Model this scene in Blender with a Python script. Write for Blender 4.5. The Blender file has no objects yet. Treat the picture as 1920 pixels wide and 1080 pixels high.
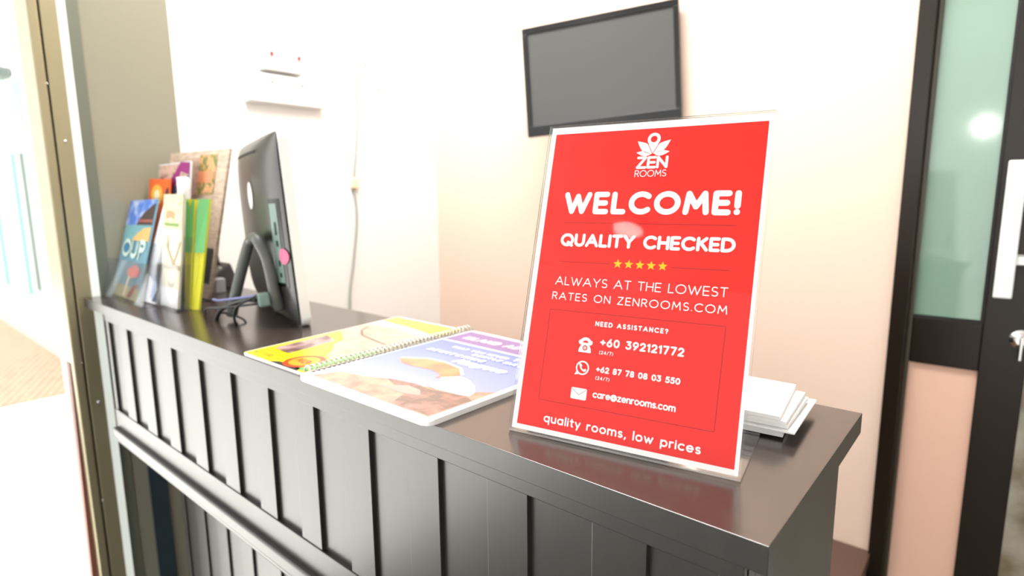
import bpy, bmesh, math, random
from mathutils import Vector, Matrix
random.seed(7)
S = bpy.context.scene
COL = S.collection

# ------------------------------------------------------------------ camera
cam_d = bpy.data.cameras.new('camera')
cam = bpy.data.objects.new('camera', cam_d)
COL.objects.link(cam)
RIGHT = Vector((0.761159, 0.648499, -0.009251))
DOWN = Vector((0.094925, -0.125503, -0.987542))
FWD = Vector((-0.641581, 0.750798, -0.157086))
m = Matrix((RIGHT, -DOWN, -FWD)).transposed().to_4x4()
m.translation = (0, 0, 1.38)
cam.matrix_world = m
cam_d.sensor_width = 36
cam_d.lens = 36 * 1098.03 / 1920
cam_d.clip_start = 0.02
cam_d.dof.use_dof = True
cam_d.dof.focus_distance = 0.53
cam_d.dof.aperture_fstop = 5.0
S.camera = cam

# ------------------------------------------------------------------ world, sun, fill light, exposure
w = bpy.data.worlds.new('daylight')
S.world = w
w.use_nodes = True
bg = w.node_tree.nodes['Background']
bg.inputs[0].default_value = (1.0, 0.995, 0.98, 1)
bg.inputs[1].default_value = 2.1
sun_d = bpy.data.lights.new('sun', 'SUN')
sun_d.energy = 14.0
sun_d.angle = 0.02
sun_d.color = (1, 0.97, 0.92)
sun = bpy.data.objects.new('sun', sun_d)
COL.objects.link(sun)
sun.rotation_euler = Vector((0.30, 0.30, -1.0)).to_track_quat('-Z', 'Y').to_euler()
def area(name, loc, aim, size, size_y, power, col=(1, 1, 1)):
    d = bpy.data.lights.new(name, 'AREA')
    d.shape = 'RECTANGLE'; d.size = size; d.size_y = size_y; d.energy = power; d.color = col
    o = bpy.data.objects.new(name, d); COL.objects.link(o)
    o.location = loc
    o.rotation_euler = (Vector(aim) - Vector(loc)).to_track_quat('-Z', 'Y').to_euler()
    return o
area('added_wall_fill', (-0.9, 0.75, 2.70), (-1.05, 1.3, 0.8), 1.3, 0.4, 46, (1, 0.97, 0.92))  # added area light without a fitting, brightens the upper peach wall
S.view_settings.view_transform = 'Standard'
S.view_settings.look = 'None'
S.view_settings.gamma = 1
S.view_settings.use_curve_mapping = False
S.view_settings.exposure = 0.0

# ------------------------------------------------------------------ materials
MATS = {}
def mat(name, col, rough=0.5, metal=0.0, spec=0.5, emit=0, coat=0, noise=None, trans=0, bump=0):
    if name in MATS: return MATS[name]
    mt = bpy.data.materials.new(name); mt.use_nodes = True
    nt = mt.node_tree; p = nt.nodes['Principled BSDF']
    p.inputs['Base Color'].default_value = (*col, 1)
    p.inputs['Roughness'].default_value = rough
    p.inputs['Metallic'].default_value = metal
    p.inputs['Specular IOR Level'].default_value = spec
    p.inputs['Coat Weight'].default_value = coat
    p.inputs['Coat Roughness'].default_value = 0.05
    if trans: p.inputs['Transmission Weight'].default_value = trans
    if emit:
        p.inputs['Emission Color'].default_value = (*col, 1); p.inputs['Emission Strength'].default_value = emit
    if noise:
        scale, col2, stretch, lo, hi = noise
        tc = nt.nodes.new('ShaderNodeTexCoord'); mp = nt.nodes.new('ShaderNodeMapping')
        mp.inputs['Scale'].default_value = stretch
        nz = nt.nodes.new('ShaderNodeTexNoise'); nz.inputs['Scale'].default_value = scale; nz.inputs['Detail'].default_value = 6
        rp = nt.nodes.new('ShaderNodeValToRGB')
        rp.color_ramp.elements[0].position = lo; rp.color_ramp.elements[0].color = (*col, 1)
        rp.color_ramp.elements[1].position = hi; rp.color_ramp.elements[1].color = (*col2, 1)
        L = nt.links
        L.new(tc.outputs['Object'], mp.inputs[0]); L.new(mp.outputs[0], nz.inputs['Vector'])
        L.new(nz.outputs[0], rp.inputs[0]); L.new(rp.outputs[0], p.inputs['Base Color'])
        if bump:
            bp = nt.nodes.new('ShaderNodeBump'); bp.inputs['Strength'].default_value = bump; bp.inputs['Distance'].default_value = 0.002
            L.new(nz.outputs[0], bp.inputs['Height']); L.new(bp.outputs[0], p.inputs['Normal'])
    MATS[name] = mt
    return mt
def srgb(r, g, b):
    f = lambda c: (c / 255 / 12.92) if c / 255 <= 0.04045 else ((c / 255 + 0.055) / 1.055) ** 2.4
    return (f(r), f(g), f(b))
def clear(name, tint=(1, 1, 1), gloss=1.0, milky=0.0):
    """thin clear acrylic: transparent with a fresnel reflection and a little haze"""
    mt = bpy.data.materials.new(name); mt.use_nodes = True
    nt = mt.node_tree; nt.nodes.clear(); L = nt.links
    out = nt.nodes.new('ShaderNodeOutputMaterial')
    tr = nt.nodes.new('ShaderNodeBsdfTransparent'); tr.inputs[0].default_value = (*tint, 1)
    df = nt.nodes.new('ShaderNodeBsdfDiffuse'); df.inputs[0].default_value = (0.9, 0.93, 0.93, 1)
    gl = nt.nodes.new('ShaderNodeBsdfGlossy'); gl.inputs['Roughness'].default_value = 0.03
    fr = nt.nodes.new('ShaderNodeFresnel'); fr.inputs[0].default_value = 1.45
    ml = nt.nodes.new('ShaderNodeMath'); ml.operation = 'MULTIPLY'; ml.inputs[1].default_value = gloss
    m0 = nt.nodes.new('ShaderNodeMixShader'); m0.inputs[0].default_value = milky
    m1 = nt.nodes.new('ShaderNodeMixShader')
    L.new(tr.outputs[0], m0.inputs[1]); L.new(df.outputs[0], m0.inputs[2])
    L.new(fr.outputs[0], ml.inputs[0]); L.new(ml.outputs[0], m1.inputs[0])
    L.new(m0.outputs[0], m1.inputs[1]); L.new(gl.outputs[0], m1.inputs[2])
    L.new(m1.outputs[0], out.inputs[0])
    MATS[name] = mt
    return mt
def brick_mat(name, c1, c2, cm, scale, bw=0.5, bh=0.25, mortar=0.015, rot=0):
    mt = bpy.data.materials.new(name); mt.use_nodes = True
    nt = mt.node_tree; p = nt.nodes['Principled BSDF']; L = nt.links
    tc = nt.nodes.new('ShaderNodeTexCoord'); mp = nt.nodes.new('ShaderNodeMapping'); mp.inputs['Rotation'].default_value = (0, 0, rot)
    b = nt.nodes.new('ShaderNodeTexBrick')
    for i, c in enumerate((c1, c2, cm)): b.inputs[i + 1].default_value = (*c, 1)
    b.inputs['Scale'].default_value = scale; b.inputs['Mortar Size'].default_value = mortar
    b.inputs['Brick Width'].default_value = bw; b.inputs['Row Height'].default_value = bh
    L.new(tc.outputs['Object'], mp.inputs[0]); L.new(mp.outputs[0], b.inputs['Vector']); L.new(b.outputs[0], p.inputs['Base Color'])
    p.inputs['Roughness'].default_value = 0.5
    return mt

PEACH = mat('peach_wall_paint', srgb(239, 213, 196), 0.7, spec=0.2)
WHITEWALL = mat('white_wall_paint', (0.93, 0.93, 0.92), 0.6, spec=0.3)
CEIL = mat('ceiling_white', (0.75, 0.74, 0.72), 0.8)
WOOD = mat('dark_stained_wood', (0.016, 0.0145, 0.012), 0.30, spec=1.0, noise=(9, (0.022, 0.020, 0.017), (8, 8, 1), 0.35, 0.75))
TOPWOOD = mat('dark_polished_worktop', (0.040, 0.030, 0.026), 0.2, spec=1.0, noise=(6, (0.052, 0.038, 0.033), (1, 9, 9), 0.3, 0.8))
DESKWOOD = mat('brown_desk_wood', (0.10, 0.055, 0.04), 0.3)
OLIVE = mat('olive_laminate', srgb(142, 140, 124), 0.22, spec=0.5)
BRONZE = mat('bronze_aluminium', srgb(165, 156, 126), 0.33, metal=0.55)
DARKBRONZE = mat('dark_bronze_aluminium', (0.014, 0.009, 0.005), 0.25, metal=0.0, spec=0.35)
SEAM = mat('black_rubber', (0.008, 0.008, 0.008), 0.6)
MINT = mat('mint_glass_edge', (0.90, 0.98, 0.94), 0.15)
GREYTRIM = mat('grey_trim', srgb(105, 110, 98), 0.4)
WALLSHADE = mat('wall_shade_blue', srgb(48, 62, 70), 0.3)  # dark blue standing in for shade on the left wall
MAROON = mat('red_brown_wood', srgb(120, 70, 58), 0.5)
GLASSGREEN = mat('green_frosted_glass', srgb(130, 160, 143), 0.08, spec=0.7, coat=0.6)
LAMINATE = mat('pale_peach_panel', srgb(232, 190, 168), 0.5, spec=0.3)
CHROME = mat('chrome', (0.8, 0.8, 0.8), 0.15, metal=1)
WHITEPL = mat('white_plastic', (0.86, 0.87, 0.87), 0.3)
IVORY = mat('ivory_plastic', srgb(240, 225, 195), 0.4)
GREYPL = mat('grey_cable_plastic', srgb(170, 172, 166), 0.5)
DOTGREY = mat('grey_rawlplug', srgb(150, 155, 150), 0.6)
NEON = mat('red_switch_rocker', srgb(170, 30, 40), 0.4)
PAPER = mat('white_paper', (0.94, 0.945, 0.945), 0.6, spec=0.2)
RED = mat('red_print', srgb(232, 40, 34), 0.5, spec=0.1)
DKRED = mat('dark_red_print', srgb(140, 18, 16), 0.5, spec=0.2)
INKW = mat('white_print', (0.95, 0.95, 0.94), 0.5, spec=0.2)
STARY = mat('yellow_print', srgb(250, 200, 20), 0.5, spec=0.2)
ACR = clear('clear_acrylic', gloss=0.35)
ACRH = clear('hazy_acrylic', tint=(0.97, 0.97, 0.985), gloss=0.4, milky=0.015)
ACREDGE = clear('acrylic_edge', tint=(0.96, 0.98, 0.98), gloss=0.7, milky=0.30)
BLACKPL = mat('black_gloss_plastic', (0.008, 0.008, 0.009), 0.16, spec=0.4)
TVSCREEN = mat('tv_screen', (0.062, 0.061, 0.059), 0.30, spec=0.7)
PCBACK = mat('black_satin_shell', (0.030, 0.029, 0.0285), 0.28, spec=1.0)
PCPORT = mat('grey_green_metal', srgb(120, 145, 138), 0.4)
STANDMAT = mat('grey_stand_plastic', srgb(88, 92, 88), 0.35)
PINK = mat('pink_sticker', srgb(235, 110, 150), 0.5)
CABLE = mat('black_cable', (0.014, 0.014, 0.016), 0.3)
CABLEB = mat('blue_cable', srgb(120, 125, 175), 0.4)
PHONE = mat('dark_grey_phone', (0.045, 0.043, 0.042), 0.4)
LAMP = mat('lamp_globe', (1.0, 0.98, 0.93), 0.5, emit=22)
TILE = mat('white_floor_tile', (0.82, 0.82, 0.80), 0.25)
EXTW = mat('white_render', (0.88, 0.88, 0.86), 0.8)
EXTM = mat('pale_mint_paint', srgb(148, 168, 163), 0.7)
SLOTM = mat('mint_slot', srgb(120, 190, 170), 0.5)
SLOTG = mat('grey_slot', srgb(110, 118, 112), 0.5)
STONE = mat('stone_wall', srgb(120, 108, 80), 0.8, noise=(7, srgb(200, 200, 190), (1, 1, 1), 0.35, 0.7), bump=0.6)
BRICK = brick_mat('orange_paving', srgb(140, 90, 68), srgb(126, 78, 58), srgb(142, 116, 100), 5, 0.5, 0.25, 0.02, 0.4)

# ------------------------------------------------------------------ helpers
ORG = {}      # world origin of unrotated things
def put(o, label=None, cat=None, group=None, kind=None):
    if label: o['label'] = label
    if cat: o['category'] = cat
    if group: o['group'] = group
    if kind: o['kind'] = kind
    return o
def link(o, parent=None):
    COL.objects.link(o)
    if parent: o.parent = parent
    return o
def thing(name, loc, label, cat, group=None, rot=None, kind=None):
    o = bpy.data.objects.new(name, None); o.empty_display_size = 0.03
    link(o)
    if rot is not None:
        mm = rot.to_4x4(); mm.translation = loc; o.matrix_world = mm
    else:
        o.location = loc; ORG[o.name] = Vector(loc)
    return put(o, label, cat, group, kind)
def mesh(name, bm, mt, parent=None, origin=None, smooth=False, bevel=0, seg=2):
    """turn a bmesh (world coordinates, or local ones under a rotated parent) into one object"""
    if bevel:
        bmesh.ops.bevel(bm, geom=list(bm.edges), offset=bevel, segments=seg, profile=0.5, affect='EDGES', clamp_overlap=True)
    bmesh.ops.recalc_face_normals(bm, faces=bm.faces)
    if parent is not None:
        org = ORG.get(parent.name, Vector((0, 0, 0)))
    elif origin is not None:
        org = Vector(origin)
    else:
        xs = [v.co for v in bm.verts]
        org = Vector(((min(v.x for v in xs) + max(v.x for v in xs)) / 2, (min(v.y for v in xs) + max(v.y for v in xs)) / 2, min(v.z for v in xs)))
    for v in bm.verts: v.co -= org
    me = bpy.data.meshes.new(name); bm.to_mesh(me); bm.free()
    for x in (mt if isinstance(mt, (list, tuple)) else [mt]): me.materials.append(x)
    if smooth:
        for p in me.polygons: p.use_smooth = True
    o = bpy.data.objects.new(name, me)
    link(o, parent)
    if parent is None: o.location = org
    ORG[o.name] = org
    return o
def B(*boxes):
    bm = bmesh.new()
    for b in boxes: box(bm, *b)
    return bm
def box(bm, x0, x1, y0, y1, z0, z1):
    v = [bm.verts.new(p) for p in ((x0, y0, z0), (x1, y0, z0), (x1, y1, z0), (x0, y1, z0), (x0, y0, z1), (x1, y0, z1), (x1, y1, z1), (x0, y1, z1))]
    for f in ((0, 3, 2, 1), (4, 5, 6, 7), (0, 1, 5, 4), (1, 2, 6, 5), (2, 3, 7, 6), (3, 0, 4, 7)): bm.faces.new([v[i] for i in f])
    return v
def hexa(bm, c):
    v = [bm.verts.new(p) for p in c]
    for f in ((0, 3, 2, 1), (4, 5, 6, 7), (0, 1, 5, 4), (1, 2, 6, 5), (2, 3, 7, 6), (3, 0, 4, 7)): bm.faces.new([v[i] for i in f])
def tube(bm, pts, r, n=10, caps=True):
    pts = [Vector(p) for p in pts]
    rs = r if isinstance(r, (list, tuple)) else [r] * len(pts)
    rings = []; up = None
    for i, p in enumerate(pts):
        t = (pts[min(i + 1, len(pts) - 1)] - pts[max(i - 1, 0)]).normalized()
        if up is None:
            up = t.orthogonal().normalized()
        up = (up - t * up.dot(t)).normalized(); s = t.cross(up)
        rings.append([bm.verts.new(p + (up * math.cos(a) + s * math.sin(a)) * rs[i]) for a in [2 * math.pi * k / n for k in range(n)]])
    for a, b in zip(rings, rings[1:]):
        for k in range(n): bm.faces.new((a[k], a[(k + 1) % n], b[(k + 1) % n], b[k]))
    if caps:
        bm.faces.new(rings[0][::-1]); bm.faces.new(rings[-1])
def spline(pts, n=8):
    """Catmull-Rom through the points"""
    P = [Vector(p) for p in pts]; P = [2 * P[0] - P[1]] + P + [2 * P[-1] - P[-2]]; out = []
    for i in range(1, len(P) - 2):
        for k in range(n):
            t = k / n; a, b, c, d = P[i - 1:i + 3]
            out.append(0.5 * ((2 * b) + (c - a) * t + (2 * a - 5 * b + 4 * c - d) * t * t + (3 * b - a - 3 * c + d) * t ** 3))
    out.append(P[-2]); return out
def lathe(bm, prof, c, axis=Vector((0, 0, 1)), n=20):
    axis = axis.normalized(); u = axis.orthogonal().normalized(); w_ = axis.cross(u); c = Vector(c)
    rings = [[bm.verts.new(c + axis * h + (u * math.cos(2 * math.pi * k / n) + w_ * math.sin(2 * math.pi * k / n)) * max(r, 1e-5)) for k in range(n)] for r, h in prof]
    for a, b in zip(rings, rings[1:]):
        for k in range(n): bm.faces.new((a[k], a[(k + 1) % n], b[(k + 1) % n], b[k]))
    bm.faces.new(rings[0][::-1]); bm.faces.new(rings[-1])
def poly(bm, pts):
    bm.faces.new([bm.verts.new(p) for p in pts])
def ell(cx, cy, rx, ry, n=28, a0=0, a1=360):
    return [(cx + rx * math.cos(math.radians(a0 + (a1 - a0) * k / n)), cy + ry * math.sin(math.radians(a0 + (a1 - a0) * k / n))) for k in range(n + (0 if a1 - a0 == 360 else 1))]

# ------------------------------------------------------------------ stroke lettering
def arc(cx, cy, rx, ry, a0, a1):
    n = max(3, int(abs(a1 - a0) / 15))
    return [(cx + rx * math.cos(math.radians(a0 + (a1 - a0) * k / n)), cy + ry * math.sin(math.radians(a0 + (a1 - a0) * k / n))) for k in range(n + 1)]
X = 0.70
G = {
 'A': (.92, [[(0, 0), (.46, 1), (.92, 0)], [(.16, .34), (.76, .34)]]),
 'B': (.62, [[(0, 0), (0, 1), (.34, 1)] + arc(.34, .76, .24, .24, 90, -90) + [(0, .52)], [(.34, .52)] + arc(.36, .26, .26, .26, 90, -90) + [(0, 0)]]),
 'C': (.86, [arc(.5, .5, .5, .5, 48, 312)]),
 'D': (.80, [[(0, 0), (0, 1), (.3, 1)] + arc(.3, .5, .5, .5, 90, -90) + [(0, 0)]]),
 'E': (.56, [[(.56, 1), (0, 1), (0, 0), (.56, 0)], [(0, .5), (.5, .5)]]),
 'F': (.54, [[(.54, 1), (0, 1), (0, 0)], [(0, .5), (.48, .5)]]),
 'G': (.94, [arc(.5, .5, .5, .5, 48, 360) + [(.55, .5)]]),
 'H': (.70, [[(0, 0), (0, 1)], [(.7, 0), (.7, 1)], [(0, .5), (.7, .5)]]),
 'I': (.0, [[(0, 0), (0, 1)]]),
 'K': (.64, [[(0, 0), (0, 1)], [(.6, 1), (0, .42)], [(.2, .6), (.64, 0)]]),
 'L': (.50, [[(0, 1), (0, 0), (.5, 0)]]),
 'M': (.92, [[(0, 0), (.1, 1), (.46, .3), (.82, 1), (.92, 0)]]),
 'N': (.72, [[(0, 0), (0, 1), (.72, 0), (.72, 1)]]),
 'O': (1.0, [arc(.5, .5, .5, .5, 0, 360)]),
 'P': (.60, [[(0, 0), (0, 1), (.32, 1)] + arc(.32, .73, .27, .27, 90, -90) + [(0, .46)]]),
 'Q': (1.0, [arc(.5, .5, .5, .5, 0, 360), [(.6, .26), (.96, -.04)]]),
 'R': (.62, [[(0, 0), (0, 1), (.32, 1)] + arc(.32, .74, .26, .26, 90, -90) + [(0, .48)], [(.3, .48), (.62, 0)]]),
 'S': (.58, [arc(.29, .75, .26, .25, 40, 270) + arc(.29, .25, .29, .25, 90, -140)]),
 'T': (.66, [[(0, 1), (.66, 1)], [(.33, 1), (.33, 0)]]),
 'U': (.72, [[(0, 1), (0, .36)] + arc(.36, .36, .36, .36, 180, 360) + [(.72, 1)]]),
 'V': (.84, [[(0, 1), (.42, 0), (.84, 1)]]),
 'W': (1.24, [[(0, 1), (.34, 0), (.62, .9), (.90, 0), (1.24, 1)]]),
 'Y': (.78, [[(0, 1), (.39, .46), (.78, 1)], [(.39, .46), (.39, 0)]]),
 'Z': (.66, [[(.02, 1), (.64, 1), (0, 0), (.66, 0)]]),
 'a': (X, [arc(.33, .34, .33, .35, 0, 360), [(.66, X), (.66, 0)]]),
 'c': (.58, [arc(.34, .35, .34, .35, 50, 310)]),
 'e': (.66, [[(.02, .36), (.66, .36)] + arc(.34, .35, .33, .35, 0, 315)]),
 'g': (.68, [arc(.33, .35, .33, .35, 0, 360), [(.66, X), (.66, 0)] + arc(.34, -.02, .32, .28, 0, -140)]),
 'i': (.0, [[(0, 0), (0, X)], [(0, .95), (0, .951)]]),
 'l': (.0, [[(0, 0), (0, 1.05)]]),
 'm': (.98, [[(0, 0), (0, X)], [(0, .42)] + arc(.245, .45, .245, .25, 180, 0) + [(.49, 0)], [(.49, .42)] + arc(.735, .45, .245, .25, 180, 0) + [(.98, 0)]]),
 'n': (.54, [[(0, 0), (0, X)], [(0, .40)] + arc(.27, .42, .27, .28, 180, 0) + [(.54, 0)]]),
 'o': (.68, [arc(.34, .35, .34, .35, 0, 360)]),
 'p': (.68, [arc(.35, .35, .33, .35, 0, 360), [(.02, X), (.02, -.32)]]),
 'q': (.68, [arc(.33, .35, .33, .35, 0, 360), [(.66, X), (.66, -.32)]]),
 'r': (.34, [[(0, 0), (0, X)], [(0, .38)] + arc(.3, .40, .3, .29, 180, 80)]),
 's': (.46, [arc(.23, .52, .2, .175, 40, 270) + arc(.23, .175, .22, .175, 90, -140)]),
 't': (.36, [[(.18, .98), (.18, .18)] + arc(.34, .18, .16, .17, 180, 270), [(0, X), (.38, X)]]),
 'u': (.56, [[(0, X), (0, .28)] + arc(.28, .28, .28, .28, 180, 360) + [(.56, X)], [(.56, .3), (.56, 0)]]),
 'v': (.60, [[(0, X), (.3, 0), (.6, X)]]),
 'w': (.92, [[(0, X), (.24, 0), (.46, .62), (.68, 0), (.92, X)]]),
 'y': (.58, [[(0, X), (.29, .06)], [(.58, X), (.20, -.3)]]),
 'z': (.5, [[(.02, X), (.5, X), (0, 0), (.5, 0)]]),
 '0': (.64, [arc(.32, .5, .32, .5, 0, 360)]),
 '1': (.2, [[(0, .82), (.2, 1), (.2, 0)]]),
 '2': (.58, [arc(.29, .71, .28, .29, 165, -30) + [(0, 0), (.6, 0)]]),
 '3': (.58, [[(.04, 1), (.54, 1), (.24, .6)] + arc(.26, .31, .31, .31, 80, -150)]),
 '4': (.66, [[(.5, 0), (.5, 1), (0, .28), (.66, .28)]]),
 '5': (.58, [[(.54, 1), (.12, 1), (.06, .56)] + arc(.27, .32, .31, .32, 120, -145)]),
 '6': (.6, [[(.44, 1), (.06, .46)] + arc(.3, .3, .3, .3, 150, 510)]),
 '7': (.58, [[(0, 1), (.58, 1), (.2, 0)]]),
 '8': (.58, [arc(.29, .74, .24, .26, 0, 360), arc(.29, .25, .29, .25, 0, 360)]),
 '9': (.6, [[(.16, 0), (.54, .54)] + arc(.3, .7, .3, .3, -30, 330)]),
 '+': (.56, [[(0, .46), (.56, .46)], [(.28, .18), (.28, .74)]]),
 '(': (.22, [arc(.5, .42, .5, .66, 125, 235)]),
 ')': (.22, [arc(-.28, .42, .5, .66, 55, -55)]),
 '/': (.44, [[(0, -.06), (.44, 1.02)]]),
 '?': (.52, [arc(.26, .72, .26, .28, 170, -40) + [(.27, .42), (.27, .28)], [(.27, .0), (.27, .001)]]),
 '!': (.0, [[(0, .34), (0, 1)], [(0, .02), (0, .021)]]),
 '.': (.0, [[(0, .03), (0, .031)]]),
 ',': (.06, [[(.08, .05), (0, -.16)]]),
 '@': (1.0, [arc(.5, .35, .22, .24, 0, 360), [(.72, .58), (.72, .22)] + arc(.86, .3, .14, .16, 210, 360) + arc(.5, .38, .5, .48, 0, 300)]),
 "'": (.0, [[(0, .8), (0, 1)]]),
}
def ribbon(bm, pts, wd, z, f=None):
    """flat stroke of width wd along 2D points, round ended"""
    P = [Vector(p) for p in pts]; h = wd / 2
    base = f or (lambda x, y: (x, y, z)); up = f is None
    def T(x, y):
        p = base(x, y); return (p[0], p[1], p[2] + len(bm.faces) * 1.5e-6) if up else p
    def disc(c): poly(bm, [T(c.x + h * math.cos(k * math.pi / 5), c.y + h * math.sin(k * math.pi / 5)) for k in range(10)])
    closed = (P[0] - P[-1]).length < 1e-6
    segs = [(b - a).normalized() if (b - a).length > 1e-9 else Vector((1, 0)) for a, b in zip(P, P[1:])]
    nv = []
    for i in range(len(P)):
        ds = []
        if i > 0: ds.append(segs[i - 1])
        elif closed: ds.append(segs[-1])
        if i < len(segs): ds.append(segs[i])
        elif closed: ds.append(segs[0])
        nv.append(ds)
    for i, s in enumerate(segs):
        quad = []
        for j in (i, i + 1):
            d = s
            if len(nv[j]) == 2 and nv[j][0].dot(nv[j][1]) > 0.8: d = (nv[j][0] + nv[j][1]).normalized()
            n = Vector((-d.y, d.x)); quad.append((P[j] + n * h, P[j] - n * h))
        poly(bm, [T(*q) for q in (quad[0][0], quad[0][1], quad[1][1], quad[1][0])])
    for j in range(len(P)):
        if len(nv[j]) == 1 or nv[j][0].dot(nv[j][1]) <= 0.8: disc(P[j])
def text(bm, s, x0, x1, y, h, wt, z=0.0003, gap=None, slant=0, f=None, sx=1):
    """write s on the baseline y from x0 to x1 (letter gaps stretch to fit)"""
    xs = [G[c][0] * h * sx if c != ' ' else .32 * h * sx for c in s]
    n = len(s) - 1
    g = ((x1 - x0) - sum(xs) - wt) / max(n, 1) if gap is None else gap
    x = x0 + wt / 2
    for c, wdt in zip(s, xs):
        if c != ' ':
            for st in G[c][1]:
                q = [(x + px * h * sx + slant * py * h, y + py * (h - wt) + wt / 2) for px, py in st]
                ribbon(bm, q, wt, z, f)
        x += wdt + g

# ------------------------------------------------------------------ setting
def struct(name, bm, mt, parent=None, **k):
    o = mesh(name, bm, mt, parent, **k)
    if parent is None: o['kind'] = 'structure'
    return o
struct('floor', B((-1.75, 4.5, -3.2, 1.56, -0.08, 0)), mat('dark_floor_tile', (0.10, 0.095, 0.088), 0.3))
struct('floor_outside', B((-14, -1.75, -8, 6, -0.10, -0.002)), TILE)
struct('floor_forecourt', B((-1.75, 4.5, -8, -3.2, -0.10, -0.002)), mat('grey_forecourt', (0.25, 0.25, 0.24), 0.6))
struct('floor_beyond', B((-0.9, 4.5, 1.66, 4.5, -0.1, 0)), TILE)
struct('ceiling', B((-2.3, 2.6, -2.7, 1.7, 2.75, 2.95)), CEIL)
struct('wall_left', B((-1.80, -1.68, 0.632, 1.66, 0, 2.75)), WHITEWALL)
struct('wall_back', B((-1.68, -0.19, 1.532, 1.66, 0, 2.75)), PEACH)
struct('wall_over_door', B((-0.19, 2.6, 1.532, 1.66, 2.16, 2.75)), PEACH)
struct('wall_right', B((2.4, 2.52, -2.7, 1.66, 0, 2.75)), WHITEWALL)
struct('wall_beyond', B((-0.6, 2.6, 2.05, 2.15, 0, 2.6)), STONE)
# the olive partition and entrance frame in the plane of the left wall
struct('trim_1', B((-1.78, -1.672, 0.440, 0.632, 0, 2.75)), OLIVE, bevel=0.002)
struct('trim_2', B((-1.78, -1.668, 0.414, 0.440, 0, 2.75)), GREYTRIM, bevel=0.002)
bm = bmesh.new(); hexa(bm, [(-1.78, .399, 0), (-1.666, .399, 0), (-1.654, .413, 0), (-1.78, .416, 0), (-1.78, .399, 2.75), (-1.666, .399, 2.75), (-1.654, .413, 2.75), (-1.78, .416, 2.75)])
struct('trim_3', bm, MINT)
t4 = struct('trim_4', B((-1.78, -1.666, 0.368, 0.400, 0, 2.75)), BRONZE, bevel=0.002)
struct('trim_5', B((-1.78, -1.672, 0.364, 0.368, 0, 2.75)), SEAM)
struct('trim_6', B((-1.78, -1.664, 0.345, 0.364, 0, 2.75)), BRONZE, bevel=0.003)
for y, z, r in ((0.384, 1.51, 0.0032), (0.364, 1.634, 0.002), (0.386, 0.888, 0.0045), (0.362, 0.993, 0.002), (0.369, 0.637, 0.0025)):
    bm = bmesh.new(); lathe(bm, [(r, 0), (r, 0.001), (r * 0.7, 0.0022), (0, 0.0026)], (-1.6655, y, z), Vector((1, 0, 0)), 14)
    o = mesh('frame_screw', bm, CHROME, t4, smooth=True)
bm = bmesh.new()
hexa(bm, [(-1.72, .324, 0), (-1.69, .324, 0), (-1.69, .345, 0), (-1.72, .345, 0), (-1.72, .343, 0.99), (-1.69, .343, 0.99), (-1.69, .345, 0.99), (-1.72, .345, 0.99)])
struct('trim_7', bm, MAROON)
# thin dark strip painting in the shade on the wall under the counter
struct('trim_8', B((-1.672, -1.664, 0.474, 0.515, 0, 0.83)), WALLSHADE)

# ------------------------------------------------------------------ entrance door at the right
dr = thing('door_1', (-0.07, 1.55, 0), None, None, kind='structure')
mesh('door_jamb', B((-0.19, -0.158, 1.515, 1.60, 0, 2.16)), DARKBRONZE, dr, bevel=0.002)
mesh('door_jamb_bead', B((-0.158, -0.149, 1.528, 1.57, 0, 2.16)), mat('brown_bead', srgb(72, 64, 48), 0.35), dr, bevel=0.002)
mesh('door_head', B((-0.158, 0.052, 1.53, 1.58, 2.05, 2.16)), DARKBRONZE, dr, bevel=0.002)
mesh('glass_pane', B((-0.149, -0.034, 1.538, 1.546, 1.112, 2.05)), GLASSGREEN, dr)
mesh('glazing_gasket', B((-0.149, -0.034, 1.533, 1.55, 1.108, 1.113), (-0.0335, -0.028, 1.531, 1.55, 1.108, 2.05)), SEAM, dr)
mesh('mid_rail', B((-0.149, -0.028, 1.53, 1.57, 1.006, 1.108)), DARKBRONZE, dr, bevel=0.002)
mesh('lower_panel', B((-0.149, -0.028, 1.538, 1.548, 0.16, 1.006)), LAMINATE, dr)
mesh('bottom_rail', B((-0.149, -0.028, 1.53, 1.57, 0.0, 0.16)), DARKBRONZE, dr, bevel=0.002)
mesh('door_stile', B((-0.028, 0.046, 1.528, 1.572, 0.0, 2.05)), DARKBRONZE, dr, bevel=0.002)
h = mesh('pull_handle', B((-0.018, 0.011, 1.468, 1.478, 1.172, 1.436)), WHITEPL, dr, bevel=0.003)
for z in (1.246, 1.365):
    mesh('handle_bracket', B((0.004, 0.034, 1.473, 1.530, z - 0.008, z + 0.008)), WHITEPL, h, bevel=0.002)
bm = bmesh.new()
lathe(bm, [(0.019, 0), (0.019, 0.004), (0.012, 0.007), (0.012, 0.016), (0.009, 0.018), (0.002, 0.018)], (0.034, 1.528, 1.085), Vector((0, -1, 0)), 20)
lk = mesh('lock_cylinder', bm, CHROME, dr, smooth=False)
mesh('thumb_turn', B((0.031, 0.037, 1.500, 1.512, 1.045, 1.094)), CHROME, lk, bevel=0.002)

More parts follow.
